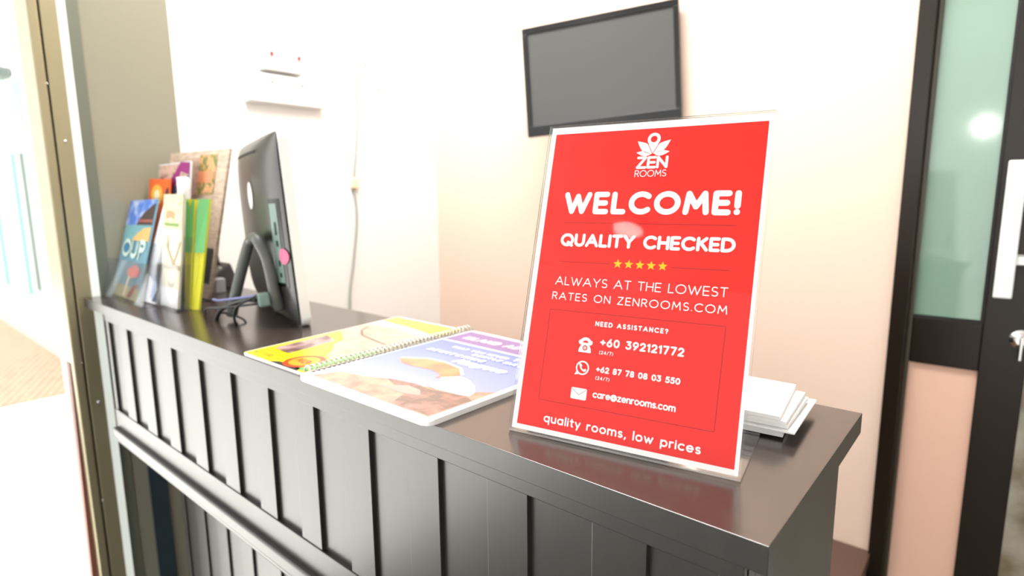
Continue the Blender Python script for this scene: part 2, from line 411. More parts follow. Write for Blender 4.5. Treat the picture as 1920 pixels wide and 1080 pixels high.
# ------------------------------------------------------------------ outside, through the entrance at the left
def ext(name, bm, mt, **k): return struct(name, bm, mt, **k)
ext('wall_outside', B((-10.5, -4.93, 1.21, 1.45, 0, 3.2)), EXTM)
ext('trim_9', B((-7.05, -6.99, 1.195, 1.21, 0.50, 1.79)), SLOTM)
ext('trim_10', B((-6.70, -6.62, 1.195, 1.21, 0.57, 1.78)), SLOTG)
ext('trim_11', B((-8.10, -8.02, 1.195, 1.21, 0.50, 1.79)), SLOTM)
ext('trim_12', B((-4.93, -3.4, 0.98, 1.4, 0, 3.2)), EXTW)
ext('wall_outside_far', B((-12.5, -12.2, -8, 6, 0, 4.2)), EXTW)
ext('floor_paving', B((-11, -5.05, 0.45, 1.21, -0.003, 0.004)), BRICK)
fl = thing('wall_light', (-6.55, 1.14, 2.36), 'pinkish grey fitting on the pale wall outside the entrance', 'wall light')
mesh('wall_plate', B((-6.75, -6.35, 1.18, 1.21, 2.36, 2.62)), EXTW, fl, bevel=0.01)
mesh('lamp_shade', B((-6.68, -6.42, 1.08, 1.18, 2.38, 2.46)), SLOTG, fl, bevel=0.02)

# ------------------------------------------------------------------ reception counter
ct = thing('reception_counter', (-0.8, 0.52, 0), 'long dark-stained wooden reception counter with a row of upright panels along its front', 'counter')
mesh('worktop', B((-1.648, -0.102, 0.377, 0.684, 1.128, 1.150)), [WOOD, TOPWOOD], ct, bevel=0.0005)
top = [o for o in COL.objects if o.name == 'worktop'][0]
for p in top.data.polygons:
    if p.normal.z > 0.9: p.material_index = 1
mesh('front_board', B((-1.515, -0.118, 0.3872, 0.405, 0.85, 1.128)), WOOD, ct)
mesh('top_rail', B((-1.515, -0.118, 0.3805, 0.3915, 1.113, 1.128)), WOOD, ct, bevel=0.0008)
mesh('bottom_rail', B((-1.515, -0.118, 0.3805, 0.3915, 0.867, 0.909)), WOOD, ct, bevel=0.0008)
PITCH = 0.1187
xs = [-0.192 - PITCH * k for k in range(12)]
for x in xs:
    mesh('stile', B((max(x - 0.050, -1.515), x, 0.382, 0.3915, 0.909, 1.113)), WOOD, ct, bevel=0.0006)
mesh('corner_stile', B((-0.136, -0.118, 0.382, 0.3915, 0.909, 1.113)), WOOD, ct, bevel=0.0006)
mesh('moulding', B((-1.515, -0.116, 0.371, 0.40, 0.845, 0.867), (-1.515, -0.117, 0.376, 0.50, 0.832, 0.845)), WOOD, ct, bevel=0.003)
mesh('end_panel', B((-0.136, -0.118, 0.405, 0.676, 0.0, 1.128)), WOOD, ct, bevel=0.001)
mesh('left_end_panel', B((-1.515, -1.497, 0.405, 0.676, 0.845, 1.128)), WOOD, ct, bevel=0.001)
mesh('left_end_panel', B((-1.515, -1.497, 0.515, 0.676, 0.0, 0.832)), WOOD, ct, bevel=0.001)
mesh('plinth_board', B((-1.515, -0.136, 0.500, 0.515, 0.0, 0.832)), WOOD, ct)
mesh('plinth_rail', B((-1.515, -0.136, 0.4945, 0.500, 0.74, 0.832), (-1.515, -0.136, 0.4945, 0.500, 0.0, 0.12)), WOOD, ct)
for x in xs:
    mesh('plinth_stile', B((max(x - 0.050, -1.515), x, 0.4955, 0.500, 0.12, 0.74)), WOOD, ct, bevel=0.0006)

dk = thing('desk', (-0.9, 1.1, 0), 'low brown desk behind the reception counter, against the peach wall', 'desk')
mesh('desk_top', B((-1.66, -0.185, 0.80, 1.528, 0.505, 0.53)), DESKWOOD, dk, bevel=0.001)
mesh('side_board', B((-0.22, -0.20, 0.82, 1.52, 0, 0.505)), DESKWOOD, dk)
mesh('side_board', B((-1.65, -1.63, 0.82, 1.52, 0, 0.505)), DESKWOOD, dk)

# ------------------------------------------------------------------ welcome sign
SL = Vector((-0.36017, 0.41539, 1.1506)); U = Vector((0.98518, 0.17152, 0)); V = Vector((-0.050148, 0.288039, 0.956305)); N = U.cross(V).normalized()
ROT = Matrix((U, V, N)).transposed()
BK = Vector((-0.17152, 0.98518, 0))
sh = thing('sign_holder', SL, 'clear acrylic L-shaped sign stand holding the red welcome poster on the counter', 'sign stand', rot=ROT)
def acr(name, b): 
    bm = B(b); o = mesh(name, bm, [ACR, ACREDGE], sh)
    big = sorted(range(6), key=lambda i: -o.data.polygons[i].area)
    for i in big[2:]: o.data.polygons[i].material_index = 1
    return o
acr('front_sheet', (0, 0.216, 0.0015, 0.312, 0.0008, 0.0023))
acr('back_sheet', (0, 0.216, 0.0015, 0.312, -0.0026, -0.0011))
iv = ROT.inverted()
lo = lambda p: iv @ (Vector(p) - SL)
bm = bmesh.new()
f0, f1 = SL, SL + U * 0.216
hexa(bm, [lo(p) for p in (f0, f1, f1 + BK * 0.106, f0 + BK * 0.106, f0 + Vector((0, 0, .0018)), f1 + Vector((0, 0, .0018)), f1 + BK * 0.106 + Vector((0, 0, .0018)), f0 + BK * 0.106 + Vector((0, 0, .0018)))])
o = mesh('foot', bm, [ACR, ACREDGE], sh)
for i in sorted(range(6), key=lambda i: -o.data.polygons[i].area)[2:]: o.data.polygons[i].material_index = 1
pp = thing('welcome_poster', SL, 'red and white welcome poster with stars and phone numbers, inside the clear stand', 'poster', rot=ROT)
mesh('paper_sheet', B((0.0022, 0.2138, 0.0035, 0.3105, -0.0007, -0.0002)), PAPER, pp)
MM = 0.001
bm = bmesh.new(); poly(bm, [(.0073, .0083, -.00005), (.2105, .0083, -.00005), (.2105, .3035, -.00005), (.0073, .3035, -.00005)])
mesh('red_ground', bm, RED, pp)
def line(name, s, x0, x1, y, h, wt, mt=INKW, **k):
    bm = bmesh.new(); text(bm, s, x0 * MM, x1 * MM, y * MM, h * MM, wt * MM, z=0.0001, **k)
    return mesh(name, bm, mt, pp)
line('headline_text', 'WELCOME!', 26.5, 194.5, 219.6, 22.5, 5.4, sx=.86)
line('subtitle_text', 'QUALITY CHECKED', 28.2, 193.8, 186.8, 13.2, 3.1, sx=.86)
line('claim_text', 'ALWAYS AT THE LOWEST', 28.5, 191.6, 148.0, 8.6, 0.95)
line('claim_text', 'RATES ON ZENROOMS.COM', 27.2, 192.6, 133.4, 7.6, 0.95)
line('help_text', 'NEED ASSISTANCE?', 75.9, 145.0, 111.5, 4.7, 1.1, sx=.8)
line('phone_number_text', '+60 392121772', 83.0, 160.8, 93.3, 7.9, 1.75, sx=.85)
line('hours_text', '(24/7)', 83.2, 97.0, 86.0, 3.3, 0.55, sx=.85)
line('phone_number_text', '+62 87 78 08 03 550', 82.2, 160.3, 69.0, 5.8, 1.35, sx=.82)
line('hours_text', '(24/7)', 82.7, 96.4, 62.2, 3.3, 0.55, sx=.85)
line('mail_text', 'care@zenrooms.com', 82.0, 159.0, 45.4, 6.6, 1.3, sx=.78)
line('motto_text', 'quality rooms, low prices', 35.6, 183.4, 14.6, 8.2, 1.5, sx=.92)
line('logo_text', 'ZEN', 96.6, 126.9, 264.0, 12.2, 2.6, sx=.95)
line('logo_text', 'ROOMS', 96.2, 126.6, 256.1, 6.6, 0.75, sx=.9)
def rule(name, segs, wt, mt=DKRED):
    bm = bmesh.new()
    for s in segs: ribbon(bm, [(a * MM, b * MM) for a, b in s], wt * MM, 0.0001)
    return mesh(name, bm, mt, pp)
rule('divider_rule', [[(28.6, 210.8), (192.4, 210.8)]], .5)
rule('divider_rule', [[(29.4, 171.4), (82.6, 171.4)]], .5)
rule('divider_rule', [[(141, 171.2), (191.5, 171.2)]], .5)
rule('frame_rule', [[(27.2, 35), (192, 35), (192.6, 123.3), (27.2, 123.3), (27.2, 35)]], .5)
for k in range(5):
    cx, cy = 90.6 + 10.63 * k, 171.9
    bm = bmesh.new()
    pts = [((cx + (4.6 if i % 2 == 0 else 2.0) * math.sin(math.pi * i / 5)) * MM, (cy + (4.6 if i % 2 == 0 else 2.0) * math.cos(math.pi * i / 5)) * MM, 0.0001) for i in range(10)]
    c = bm.verts.new((cx * MM, cy * MM, 0.0001)); vs = [bm.verts.new(p) for p in pts]
    for i in range(10): bm.faces.new((c, vs[i], vs[(i + 1) % 10]))
    mesh('star', bm, STARY, pp)
# lotus-and-pin logo
bm = bmesh.new()
def petal(cx, cy, L, W, ang, z=0.0001):
    a = math.radians(ang); n = 12; up = []; dn = []
    for i in range(n + 1):
        t = i / n; hw = W * math.sin(math.pi * t ** 0.8) * 0.5
        bx, by = cx + L * t * math.cos(a), cy + L * t * math.sin(a)
        up.append((bx - hw * math.sin(a), by + hw * math.cos(a))); dn.append((bx + hw * math.sin(a), by - hw * math.cos(a)))
    for i in range(n):
        q = [up[i], up[i + 1], dn[i + 1], dn[i]]
        try: poly(bm, [(x * MM, y * MM, z) for x, y in q])
        except ValueError: pass
petal(111.3, 278.6, 20.5, 8.2, 141); petal(111.3, 278.6, 20.5, 8.2, 39)
petal(109.6, 278.2, 14.5, 5.2, 172); petal(113.0, 278.2, 14.5, 5.2, 8)
ribbon(bm, [(x * MM, y * MM) for x, y in arc(111.2, 292.8, 4.7, 4.7, 0, 360)], 3.0 * MM, 0.00015)
poly(bm, [(x * MM, y * MM, 0.00015) for x, y in ((105.2, 291.0), (107.6, 289.0), (111.2, 286.6), (114.8, 289.0), (117.2, 291.0), (111.2, 279.2))])
ic = mesh('lotus_logo', bm, INKW, pp)
bm = bmesh.new()
ribbon(bm, [(105.6 * MM, 288.6 * MM), (111.2 * MM, 278.4 * MM), (116.8 * MM, 288.6 * MM)], .55 * MM, 0.0002)
mesh('logo_outline', bm, RED, ic)
# telephone icon
bm = bmesh.new()
ribbon(bm, [(x * MM, y * MM) for x, y in arc(68.6, 93.2, 5.0, 5.2, 165, 15)], 3.0 * MM, 0.0001)
for s in (-1, 1): ribbon(bm, [((68.6 + s * 5.0) * MM, 94.6 * MM), ((68.6 + s * 5.3) * MM, 95.4 * MM)], 3.6 * MM, 0.0001)
poly(bm, [(x * MM, y * MM, 0.0001) for x, y in ((62.2, 85.6), (75.0, 85.6), (74.6, 89.2), (71.6, 94.8), (65.6, 94.8), (62.6, 89.2))])
ic = mesh('telephone_icon', bm, INKW, pp)
bm = bmesh.new(); poly(bm, [(x * MM, y * MM, 0.00016) for x, y in ell(68.6, 89.9, 2.5, 2.5, 16)]); mesh('telephone_dial', bm, RED, ic)
bm = bmesh.new(); ribbon(bm, [(x * MM, y * MM) for x, y in arc(68.6, 89.9, 1.0, 1.0, 0, 360)], .7 * MM, 0.0002); mesh('telephone_dial', bm, INKW, ic)
# round speech bubble with handset
bm = bmesh.new()
ribbon(bm, [(x * MM, y * MM) for x, y in arc(68.6, 71.0, 6.0, 6.0, 0, 360)], 1.4 * MM, 0.0001)
poly(bm, [(x * MM, y * MM, 0.0001) for x, y in ((61.2, 63.8), (66.0, 65.0), (63.2, 68.0))])
ribbon(bm, [(x * MM, y * MM) for x, y in [(66.2, 73.8)] + arc(71.4, 73.4, 5.0, 5.0, 190, 262) + [(71.6, 68.6)]], 1.5 * MM, 0.0001)
ribbon(bm, [(66.0 * MM, 74.0 * MM), (67.0 * MM, 73.0 * MM)], 2.2 * MM, 0.0001); ribbon(bm, [(70.6 * MM, 68.6 * MM), (71.6 * MM, 69.4 * MM)], 2.2 * MM, 0.0001)
mesh('chat_icon', bm, INKW, pp)
# envelope icon
bm = bmesh.new()
poly(bm, [(x * MM, y * MM, 0.0001) for x, y in arc(61.6, 42.8, 1.4, 1.4, 180, 270) + arc(74.6, 42.8, 1.4, 1.4, 270, 360) + arc(74.6, 50.6, 1.4, 1.4, 0, 90) + arc(61.6, 50.6, 1.4, 1.4, 90, 180)])
ic = mesh('envelope_icon', bm, INKW, pp)
bm = bmesh.new(); ribbon(bm, [(x * MM, y * MM) for x, y in ((60.9, 51), (68.1, 45.6), (75.3, 51))], .45 * MM, 0.00016); mesh('envelope_fold', bm, DKRED, ic)

# ------------------------------------------------------------------ spiral-bound book, lying open
Zb = 1.1502
bk = thing('spiral_book', (-0.64, 0.53, Zb), 'open spiral-bound picture book with a yellow page and a blue crab page, on the counter', 'book')
def slab(pts, z0, z1):
    bm = bmesh.new(); n = len(pts)
    a = [bm.verts.new((x, y, z0)) for x, y in pts]; b = [bm.verts.new((x, y, z1)) for x, y in pts]
    bm.faces.new(a[::-1]); bm.faces.new(b)
    for i in range(n): bm.faces.new((a[i], a[(i + 1) % n], b[(i + 1) % n], b[i]))
    return bm
def rnd(pts, r=0.010, n=5):
    out = []; P = [Vector(p) for p in pts]
    for i, p in enumerate(P):
        a, c = (P[i - 1] - p).normalized(), (P[(i + 1) % len(P)] - p).normalized()
        for k in range(n + 1):
            t = k / n; out.append(tuple(p + a * r * (1 - t) ** 2 + c * r * t ** 2))
    return out
RP = [(-0.674, 0.368), (-0.427, 0.368), (-0.421, 0.672), (-0.676, 0.686)]
LP = [(-0.850, 0.379), (-0.684, 0.380), (-0.690, 0.688), (-0.872, 0.688)]
mesh('page_block', slab(rnd(RP), Zb, Zb + 0.0060), PAPER, bk, bevel=0.0012)
mesh('page_block', slab(rnd(LP), Zb, Zb + 0.0035), PAPER, bk)
def art(name, pts, mt, z, bev=0):
    bm = bmesh.new(); poly(bm, [(x, y, z) for x, y in pts])
    return mesh(name, bm, mt, bk)
def printm(name, r, g, b, noise=None): return mat(name, srgb(r, g, b), 0.3, spec=0.5, noise=noise, coat=0.3)
BLUE = printm('blue_print', 92, 110, 200)
PURP = printm('purple_print', 112, 82, 150)
zr = Zb + 0.0061
inset = lambda pts, d: [tuple(Vector(p) + (Vector((sum(q[0] for q in pts) / len(pts), sum(q[1] for q in pts) / len(pts))) - Vector(p)).normalized() * d) for p in pts]
BLUEG = bpy.data.materials.new('blue_sky_print'); BLUEG.use_nodes = True
nt = BLUEG.node_tree; tc = nt.nodes.new('ShaderNodeTexCoord'); sp = nt.nodes.new('ShaderNodeSeparateXYZ'); rp = nt.nodes.new('ShaderNodeValToRGB'); mr = nt.nodes.new('ShaderNodeMapRange')
nt.links.new(tc.outputs['Object'], sp.inputs[0]); nt.links.new(sp.outputs[1], mr.inputs[0]); mr.inputs[1].default_value = -0.15; mr.inputs[2].default_value = 0.10
nt.links.new(mr.outputs[0], rp.inputs[0]); nt.links.new(rp.outputs[0], nt.nodes['Principled BSDF'].inputs[0]); nt.nodes['Principled BSDF'].inputs['Coat Weight'].default_value = 0.3; nt.nodes['Principled BSDF'].inputs['Coat Roughness'].default_value = .05; nt.nodes['Principled BSDF'].inputs['Roughness'].default_value = .3
rp.color_ramp.elements[0].color = (*srgb(185, 180, 200), 1); rp.color_ramp.elements[1].color = (*srgb(82, 108, 205), 1)
e = rp.color_ramp.elements.new(0.4); e.color = (*srgb(128, 145, 215), 1)
art('cover_picture', [(-0.668, 0.379), (-0.436, 0.377), (-0.430, 0.663), (-0.669, 0.676)], BLUEG, zr)
art('title_band', [(-0.669, 0.616), (-0.431, 0.612), (-0.430, 0.664), (-0.669, 0.677)], PURP, zr + .0001)
bm = bmesh.new(); ribbon(bm, [(-0.668, 0.614), (-0.432, 0.610)], .0045, zr + .0002); mesh('title_rule', bm, INKW, bk)
SAND = printm('sand_print', 205, 165, 140, (40, srgb(150, 110, 95), (1, 1, 1), .35, .7))
ROCK = printm('rock_print', 110, 84, 74, (60, srgb(190, 130, 115), (1, 1, 1), .4, .75))
art('sand_picture', [(-0.66, 0.380), (-0.438, 0.378), (-0.433, 0.478), (-0.470, 0.452), (-0.52, 0.440), (-0.56, 0.436), (-0.61, 0.418), (-0.645, 0.412)], SAND, zr + .0001)
art('rock_picture', [(-0.500, 0.380), (-0.440, 0.380), (-0.436, 0.440), (-0.455, 0.448), (-0.50, 0.436), (-0.53, 0.440), (-0.575, 0.432), (-0.54, 0.418), (-0.515, 0.412), (-0.507, 0.395)], ROCK, zr + .0002)
CLAW = printm('orange_claw_print', 236, 92, 74, (25, srgb(240, 140, 92), (1, 1, 1), .35, .65))
CLAWW = printm('cream_claw_print', 246, 240, 225)
art('crab_claw', [(-0.636, 0.500), (-0.625, 0.510), (-0.602, 0.522), (-0.57, 0.524), (-0.532, 0.516), (-0.512, 0.498), (-0.508, 0.482), (-0.53, 0.470), (-0.532, 0.482), (-0.556, 0.490), (-0.59, 0.486), (-0.613, 0.486)], CLAW, zr + .0003)
bm = bmesh.new(); ribbon(bm, [(-0.634, .504), (-.602, .523), (-.57, .526), (-.532, .518), (-.510, .499)], .004, zr + .0004); mesh('claw_edge', bm, CLAWW, bk)
art('crab_body', [(-0.522, 0.449), (-0.512, 0.462), (-0.525, 0.476), (-0.508, 0.494), (-0.490, 0.490), (-0.470, 0.480), (-0.452, 0.462), (-0.447, 0.448), (-0.462, 0.444), (-0.497, 0.441)], CLAWW, zr + .0004)
art('crab_claw', [(-0.560, 0.408), (-0.548, 0.420), (-0.53, 0.430), (-0.508, 0.428), (-0.494, 0.416), (-0.507, 0.410), (-0.52, 0.408), (-0.535, 0.408)], printm('pink_claw_print', 240, 150, 140), zr + .0003)
bm = bmesh.new(); text(bm, 'ISLAND ADVENTURE', -0.648, -0.440, 0.634, 0.017, .0038, z=zr + .0003, slant=.15, sx=.7); mesh('title_text', bm, printm('pink_white_print', 250, 225, 225), bk)
bm = bmesh.new(); text(bm, 'THAT YOU NEVER', -0.622, -0.513, 0.586, 0.008, .0022, z=zr + .0003, slant=.15, sx=.8); text(bm, 'TRIPS', -0.505, -0.440, 0.587, 0.011, .0030, z=zr + .0003, slant=.15)
text(bm, 'GENTLE', -0.567, -0.513, 0.571, 0.009, .0022, z=zr + .0003, slant=.15, sx=.8); text(bm, 'NATURE', -0.505, -0.440, 0.568, 0.010, .0028, z=zr + .0003, slant=.15, sx=.8)
text(bm, 'BEWITCHING', -0.640, -0.528, 0.553, 0.011, .0028, z=zr + .0003, slant=.15, sx=.75); mesh('subtitle_text', bm, INKW, bk)
bm = bmesh.new(); text(bm, 'Mangrove', -0.566, -0.476, 0.532, 0.019, .0036, z=zr + .0003, slant=.3, sx=.7); mesh('subtitle_text', bm, INKW, bk)
# the yellow left page
zl = Zb + 0.0036
YEL = printm('yellow_page_print', 250, 228, 10)
art('page_ground', [(-0.848, 0.381), (-0.686, 0.382), (-0.692, 0.684), (-0.869, 0.684)], YEL, zl)
OLP = printm('olive_picture_print', 150, 138, 118, (35, srgb(190, 175, 158), (1, 1, 1), .3, .7))
art('page_picture', [(-0.690, 0.43), (-0.692, 0.600), (-0.73, 0.618), (-0.80, 0.628), (-0.862, 0.622), (-0.861, 0.555), (-0.80, 0.520), (-0.785, 0.492), (-0.76, 0.475), (-0.735, 0.448)], OLP, zl + .0001)
art('page_swoosh', [(-0.692, 0.600), (-0.692, 0.622), (-0.74, 0.632), (-0.80, 0.642), (-0.862, 0.645), (-0.864, 0.615), (-0.80, 0.622), (-0.74, 0.612)], CLAWW, zl + .0002)
bm = bmesh.new(); ribbon(bm, [(-.846, .60), (-.83, .575), (-.80, .555), (-.75, .545), (-.72, .54)], .004, zl + .0002); mesh('page_branch', bm, mat('brown_print', srgb(110, 88, 72), .4), bk)
art('page_photo', [(-0.838, 0.424), (-0.79, 0.420), (-0.80, 0.505), (-0.848, 0.520)], printm('mauve_picture_print', 95, 62, 58, (40, srgb(200, 170, 170), (1, 1, 1), .35, .65)), zl + .0002)
art('page_strip', [(-0.688, 0.386), (-0.690, 0.52), (-0.70, 0.50), (-0.712, 0.47), (-0.716, 0.44), (-0.712, 0.405), (-0.715, 0.385)], printm('green_print', 110, 190, 90), zl + .0002)
bm = bmesh.new()
for k in range(4):
    text(bm, 'WELCOME TO', -0.842 + .001 * k, -0.772, 0.392 + .0 * k, 0.006, .0014, z=zl + .0003, sx=.6) if k == 0 else ribbon(bm, [(-0.838, .392 + .009 * k), (-0.80 + .004 * k, .390 + .010 * k)], .0016, zl + .0003)
mesh('page_text', bm, mat('olive_ink', srgb(120, 105, 10), .5), bk)
bm = bmesh.new(); ribbon(bm, arc(-0.733, .412, .026, .025, 0, 360), .0075, zl + .0004); mesh('page_ring', bm, printm('red_orange_print', 232, 70, 20), bk)
bm = bmesh.new(); poly(bm, [(x, y, zl + .0003) for x, y in ell(-0.733, .412, .023, .022)]); mesh('page_disc', bm, printm('orange_print', 250, 165, 20), bk)
bm = bmesh.new(); text(bm, 'KG', -0.747, -0.719, 0.404, 0.014, .003, z=zl + .0005); mesh('page_text', bm, printm('red_orange_print', 232, 70, 20), bk)
art('page_corner', [(-0.775, 0.381), (-0.700, 0.381), (-0.708, 0.391), (-0.76, 0.390)], mat('black_print', (.02, .02, .02), .4), zl + .0002)
# wire comb
bm = bmesh.new()
nr = 40
for k in range(nr):
    y = 0.386 + (0.684 - 0.386) * k / (nr - 1); x = -0.680 - 0.004 * k / nr
    tube(bm, [(x + 0.0075 * math.cos(a), y, Zb + 0.0060 + 0.0070 * math.sin(a)) for a in [math.radians(-20 + 220 * i / 9) for i in range(10)]], 0.0013, 6)
mesh('wire_binding', bm, mat('wire_metal', (.62, .60, .56), .3, metal=.6), bk, smooth=True)
bm = bmesh.new()
for k in range(nr):
    y = 0.386 + (0.684 - 0.386) * k / (nr - 1); x = -0.680 - 0.004 * k / nr
    for cx, z in ((x + .0085, zr + .0004), (x - .0105, zl + .0006)): poly(bm, [(cx - .0022, y + .0012, z), (cx + .0022, y + .0012, z), (cx + .0022, y + .0052, z), (cx - .0022, y + .0052, z)])
mesh('punched_holes', bm, SEAM, bk)

# ------------------------------------------------------------------ all-in-one computer seen from behind
BX = Vector((-0.939, 0.545, 1.1512)); WX = Vector((-0.951, 0.309, 0)).normalized(); BN = Vector((WX.y * -1, WX.x, 0))
tl = math.radians(3.5)
ZT = (Vector((0, 0, 1)) * math.cos(tl) + BN * math.sin(tl)).normalized()
YT = ZT.cross(WX).normalized()
PR = Matrix((WX, YT, ZT)).transposed()
pc = thing('desktop_computer', BX, 'black and white all-in-one computer seen from behind, on the counter by the wall', 'computer', rot=PR)
W_, H_ = 0.455, 0.342
def rr(x0, x1, z0, z1, r, n=5):
    return arc(x0 + r, z0 + r, r, r, 180, 270) + arc(x1 - r, z0 + r, r, r, 270, 360) + arc(x1 - r, z1 - r, r, r, 0, 90) + arc(x0 + r, z1 - r, r, r, 90, 180)
def prism_y(pts, y0, y1):
    bm = bmesh.new(); n = len(pts)
    a = [bm.verts.new((x, y0, z)) for x, z in pts]; b = [bm.verts.new((x, y1, z)) for x, z in pts]
    bm.faces.new(a); bm.faces.new(b[::-1])
    for i in range(n): bm.faces.new((a[i], b[i], b[(i + 1) % n], a[(i + 1) % n]))
    return bm
bz = prism_y(rr(0, W_, 0, H_, 0.016), -0.002, 0.015)
mesh('bezel', bz, WHITEPL, pc, bevel=0.003)
mesh('screen', prism_y(rr(.022, W_ - .022, .045, H_ - .022, .003), -0.0035, -0.002), BLACKPL, pc)
def back(x, z):
    a = abs(2 * x / W_ - 1); b = abs(2 * z / H_ - 1)
    d = max(0, 1 - a ** 2.6) ** 0.62 * max(0, 1 - b ** 5) ** 0.5
    low = 1.0 + 0.25 * (1 - z / H_)
    return 0.0145 + 0.030 * d * low
def bpt(x, z, off=0.0):
    e = 0.002
    nx = -(back(x + e, z) - back(x - e, z)) / (2 * e); nz = -(back(x, z + e) - back(x, z - e)) / (2 * e)
    n = Vector((nx, 1, nz)).normalized()
    return Vector((x, back(x, z), z)) + n * off
bm = bmesh.new(); nx, nz = 48, 40
cs = lambda i, n: 0.5 - 0.5 * math.cos(math.pi * i / n)
gr = [[bm.verts.new((.003 + (W_ - .006) * cs(i, nx), back(.003 + (W_ - .006) * cs(i, nx), .003 + (H_ - .006) * cs(j, nz)), .003 + (H_ - .006) * cs(j, nz))) for j in range(nz + 1)] for i in range(nx + 1)]
for i in range(nx):
    for j in range(nz): bm.faces.new((gr[i][j], gr[i + 1][j], gr[i + 1][j + 1], gr[i][j + 1]))
mesh('back_shell', bm, PCBACK, pc, smooth=True)
def skin(name, x0, x1, z0, z1, off, mt, nx=8, nz=12, parent=None):
    bm = bmesh.new()
    g = [[bm.verts.new(bpt(x0 + (x1 - x0) * i / nx, z0 + (z1 - z0) * j / nz, off)) for j in range(nz + 1)] for i in range(nx + 1)]
    for i in range(nx):
        for j in range(nz): bm.faces.new((g[i][j], g[i + 1][j], g[i + 1][j + 1], g[i][j + 1]))
    return mesh(name, bm, mt, parent or pc)
skin('port_surround', .012, .052, .072, .228, .0006, BLACKPL)
pt = skin('port_panel', .022, .048, .080, .220, .0010, PCPORT)
for z0, z1 in ((.165, .188), (.145, .155), (.110, .120), (.090, .098)):
    skin('port', .028, .035, z0, z1, .0016, SEAM, 3, 3, parent=pt)
bm = bmesh.new(); cc = [bpt(.016 + .012 * math.cos(a), .128 + .014 * math.sin(a), .0022) for a in [k * math.pi / 10 for k in range(20)]]
poly(bm, cc); mesh('sticker', bm, PINK, pc)['label'] = 'pink round sticker'
bm = bmesh.new(); cv = bm.verts.new(bpt(W_ * .37, .235, .0012)); ring = [bm.verts.new(bpt(W_ * .37 + .024 * math.cos(a), .235 + .026 * math.sin(a), .0012)) for a in [k * math.pi / 12 for k in range(24)]]
for i in range(24): bm.faces.new((cv, ring[i], ring[(i + 1) % 24]))
mesh('logo_badge', bm, WHITEPL, pc)
skin('vent_slot', .11, .40, H_ - .030, H_ - .025, .0008, SEAM, 16, 2)
# kick stand
for fx in (lambda x: x,):
    st = bmesh.new()
    tube(st, spline([(fx(.150), .112, .013), (fx(.143), .098, .06), (fx(.126), .070, .140), (fx(.112), .062, .156), (fx(.085), .060, .160), (fx(.060), .058, .152), (fx(.050), .050, .120), (fx(.047), .046, .060), (fx(.052), .040, .030)], 6), .0100, 12)
    mesh('stand', st, STANDMAT, pc, smooth=True)
mesh('power_plug', B((.040, .062, .055, .075, .040, .064)), PCPORT, pc, bevel=0.004)
def wp(x, y, z): return BX + WX * x + YT * y + ZT * z
for i, (lab, mt, pts, r) in enumerate((
    ('thick black cable hanging from the computer plug to its stand foot', CABLE, [wp(.055, .077, .052), wp(.085, .095, .05), wp(.14, .128, .03), wp(.165, .14, .0045), wp(.18, .148, .0045)], .0040),
    ('thin black cable curled in a loop behind the computer', CABLE, [wp(.050, .077, .060), wp(.075, .110, .04), wp(.085, .112, .005), wp(.10, .095, .0035), wp(.12, .10, .012), wp(.15, .128, .022), wp(.175, .142, .0035)], .0022),
    ('black cable lying in a small arc left of the computer stand', CABLE, [wp(.052, .077, .046), wp(.12, .125, .036), wp(.185, .150, .028), wp(.215, .152, .012), wp(.19, .16, .003), wp(.16, .152, .003)], .0022),
    ('thin lilac-blue cable across the computer stand', CABLEB, [wp(.056, .076, .060), wp(.12, .11, .050), wp(.175, .128, .042), wp(.21, .135, .040)], .0022))):
    bm = bmesh.new(); tube(bm, spline(pts, 8), r, 8)
    put(mesh('computer_cable', bm, mt, smooth=True), lab, 'cable', 'cables behind the computer')

# ------------------------------------------------------------------ leaflets and their holders
def sheet(P0, P1, T0, T1):
    P0, P1, T0, T1 = map(Vector, (P0, P1, T0, T1))
    n = (P1 - P0).cross(T0 - P0).normalized()
    return lambda s, t, o=0.0: (P0 * (1 - s) + P1 * s) * (1 - t) + (T0 * (1 - s) + T1 * s) * t + n * o
def leaflet(name, label, cat, group, f, th, mt):
    bm = bmesh.new()
    hexa(bm, [f(0, 0, 0), f(1, 0, 0), f(1, 0, -th), f(0, 0, -th), f(0, 1, 0), f(1, 1, 0), f(1, 1, -th), f(0, 1, -th)])
    o = mesh(name, bm, mt); return put(o, label, cat, group)
def patch(o, f, name, pts, mt, off=0.0006):
    bm = bmesh.new(); poly(bm, [f(s, t, off) for s, t in pts]); return mesh(name, bm, mt, o)
R_ = lambda a, b, c, d: [(a, c), (b, c), (b, d), (a, d)]
GRP = 'leaflets in the clear holders'
# blue beach leaflet in the low clear holder
f = sheet((-1.652, .436, 1.1535), (-1.452, .428, 1.1535), (-1.655, .50, 1.374), (-1.480, .50, 1.378))
o = leaflet('leaflet', 'blue beach leaflet with a dark thatched hut, in the leftmost clear holder', 'leaflet', GRP, f, .004, mat('leaflet_teal', srgb(105, 150, 170), .35))
patch(o, f, 'sky_picture', R_(0, 1, .74, 1), mat('leaflet_sky', srgb(70, 115, 200), .35, noise=(30, srgb(190, 210, 235), (1, 1, 1), .45, .7)))
patch(o, f, 'sea_picture', R_(0, 1, .58, .74), mat('leaflet_sea', srgb(110, 165, 175), .35))
patch(o, f, 'hut_picture', [(.42, .74), (1, .74), (1, .96), (.85, .93), (.62, .86), (.5, .80)], mat('leaflet_hut', srgb(62, 48, 44), .5), .0009)
patch(o, f, 'roof_stripe', [(.5, .77), (1, .77), (1, .795), (.5, .795)], mat('leaflet_rust', srgb(150, 80, 70), .5), .0012)
patch(o, f, 'beach_picture', [(.35, .58), (1, .58), (1, .72), (.75, .71), (.55, .66)], mat('leaflet_sand', srgb(205, 170, 105), .5), .0009)
bm = bmesh.new()
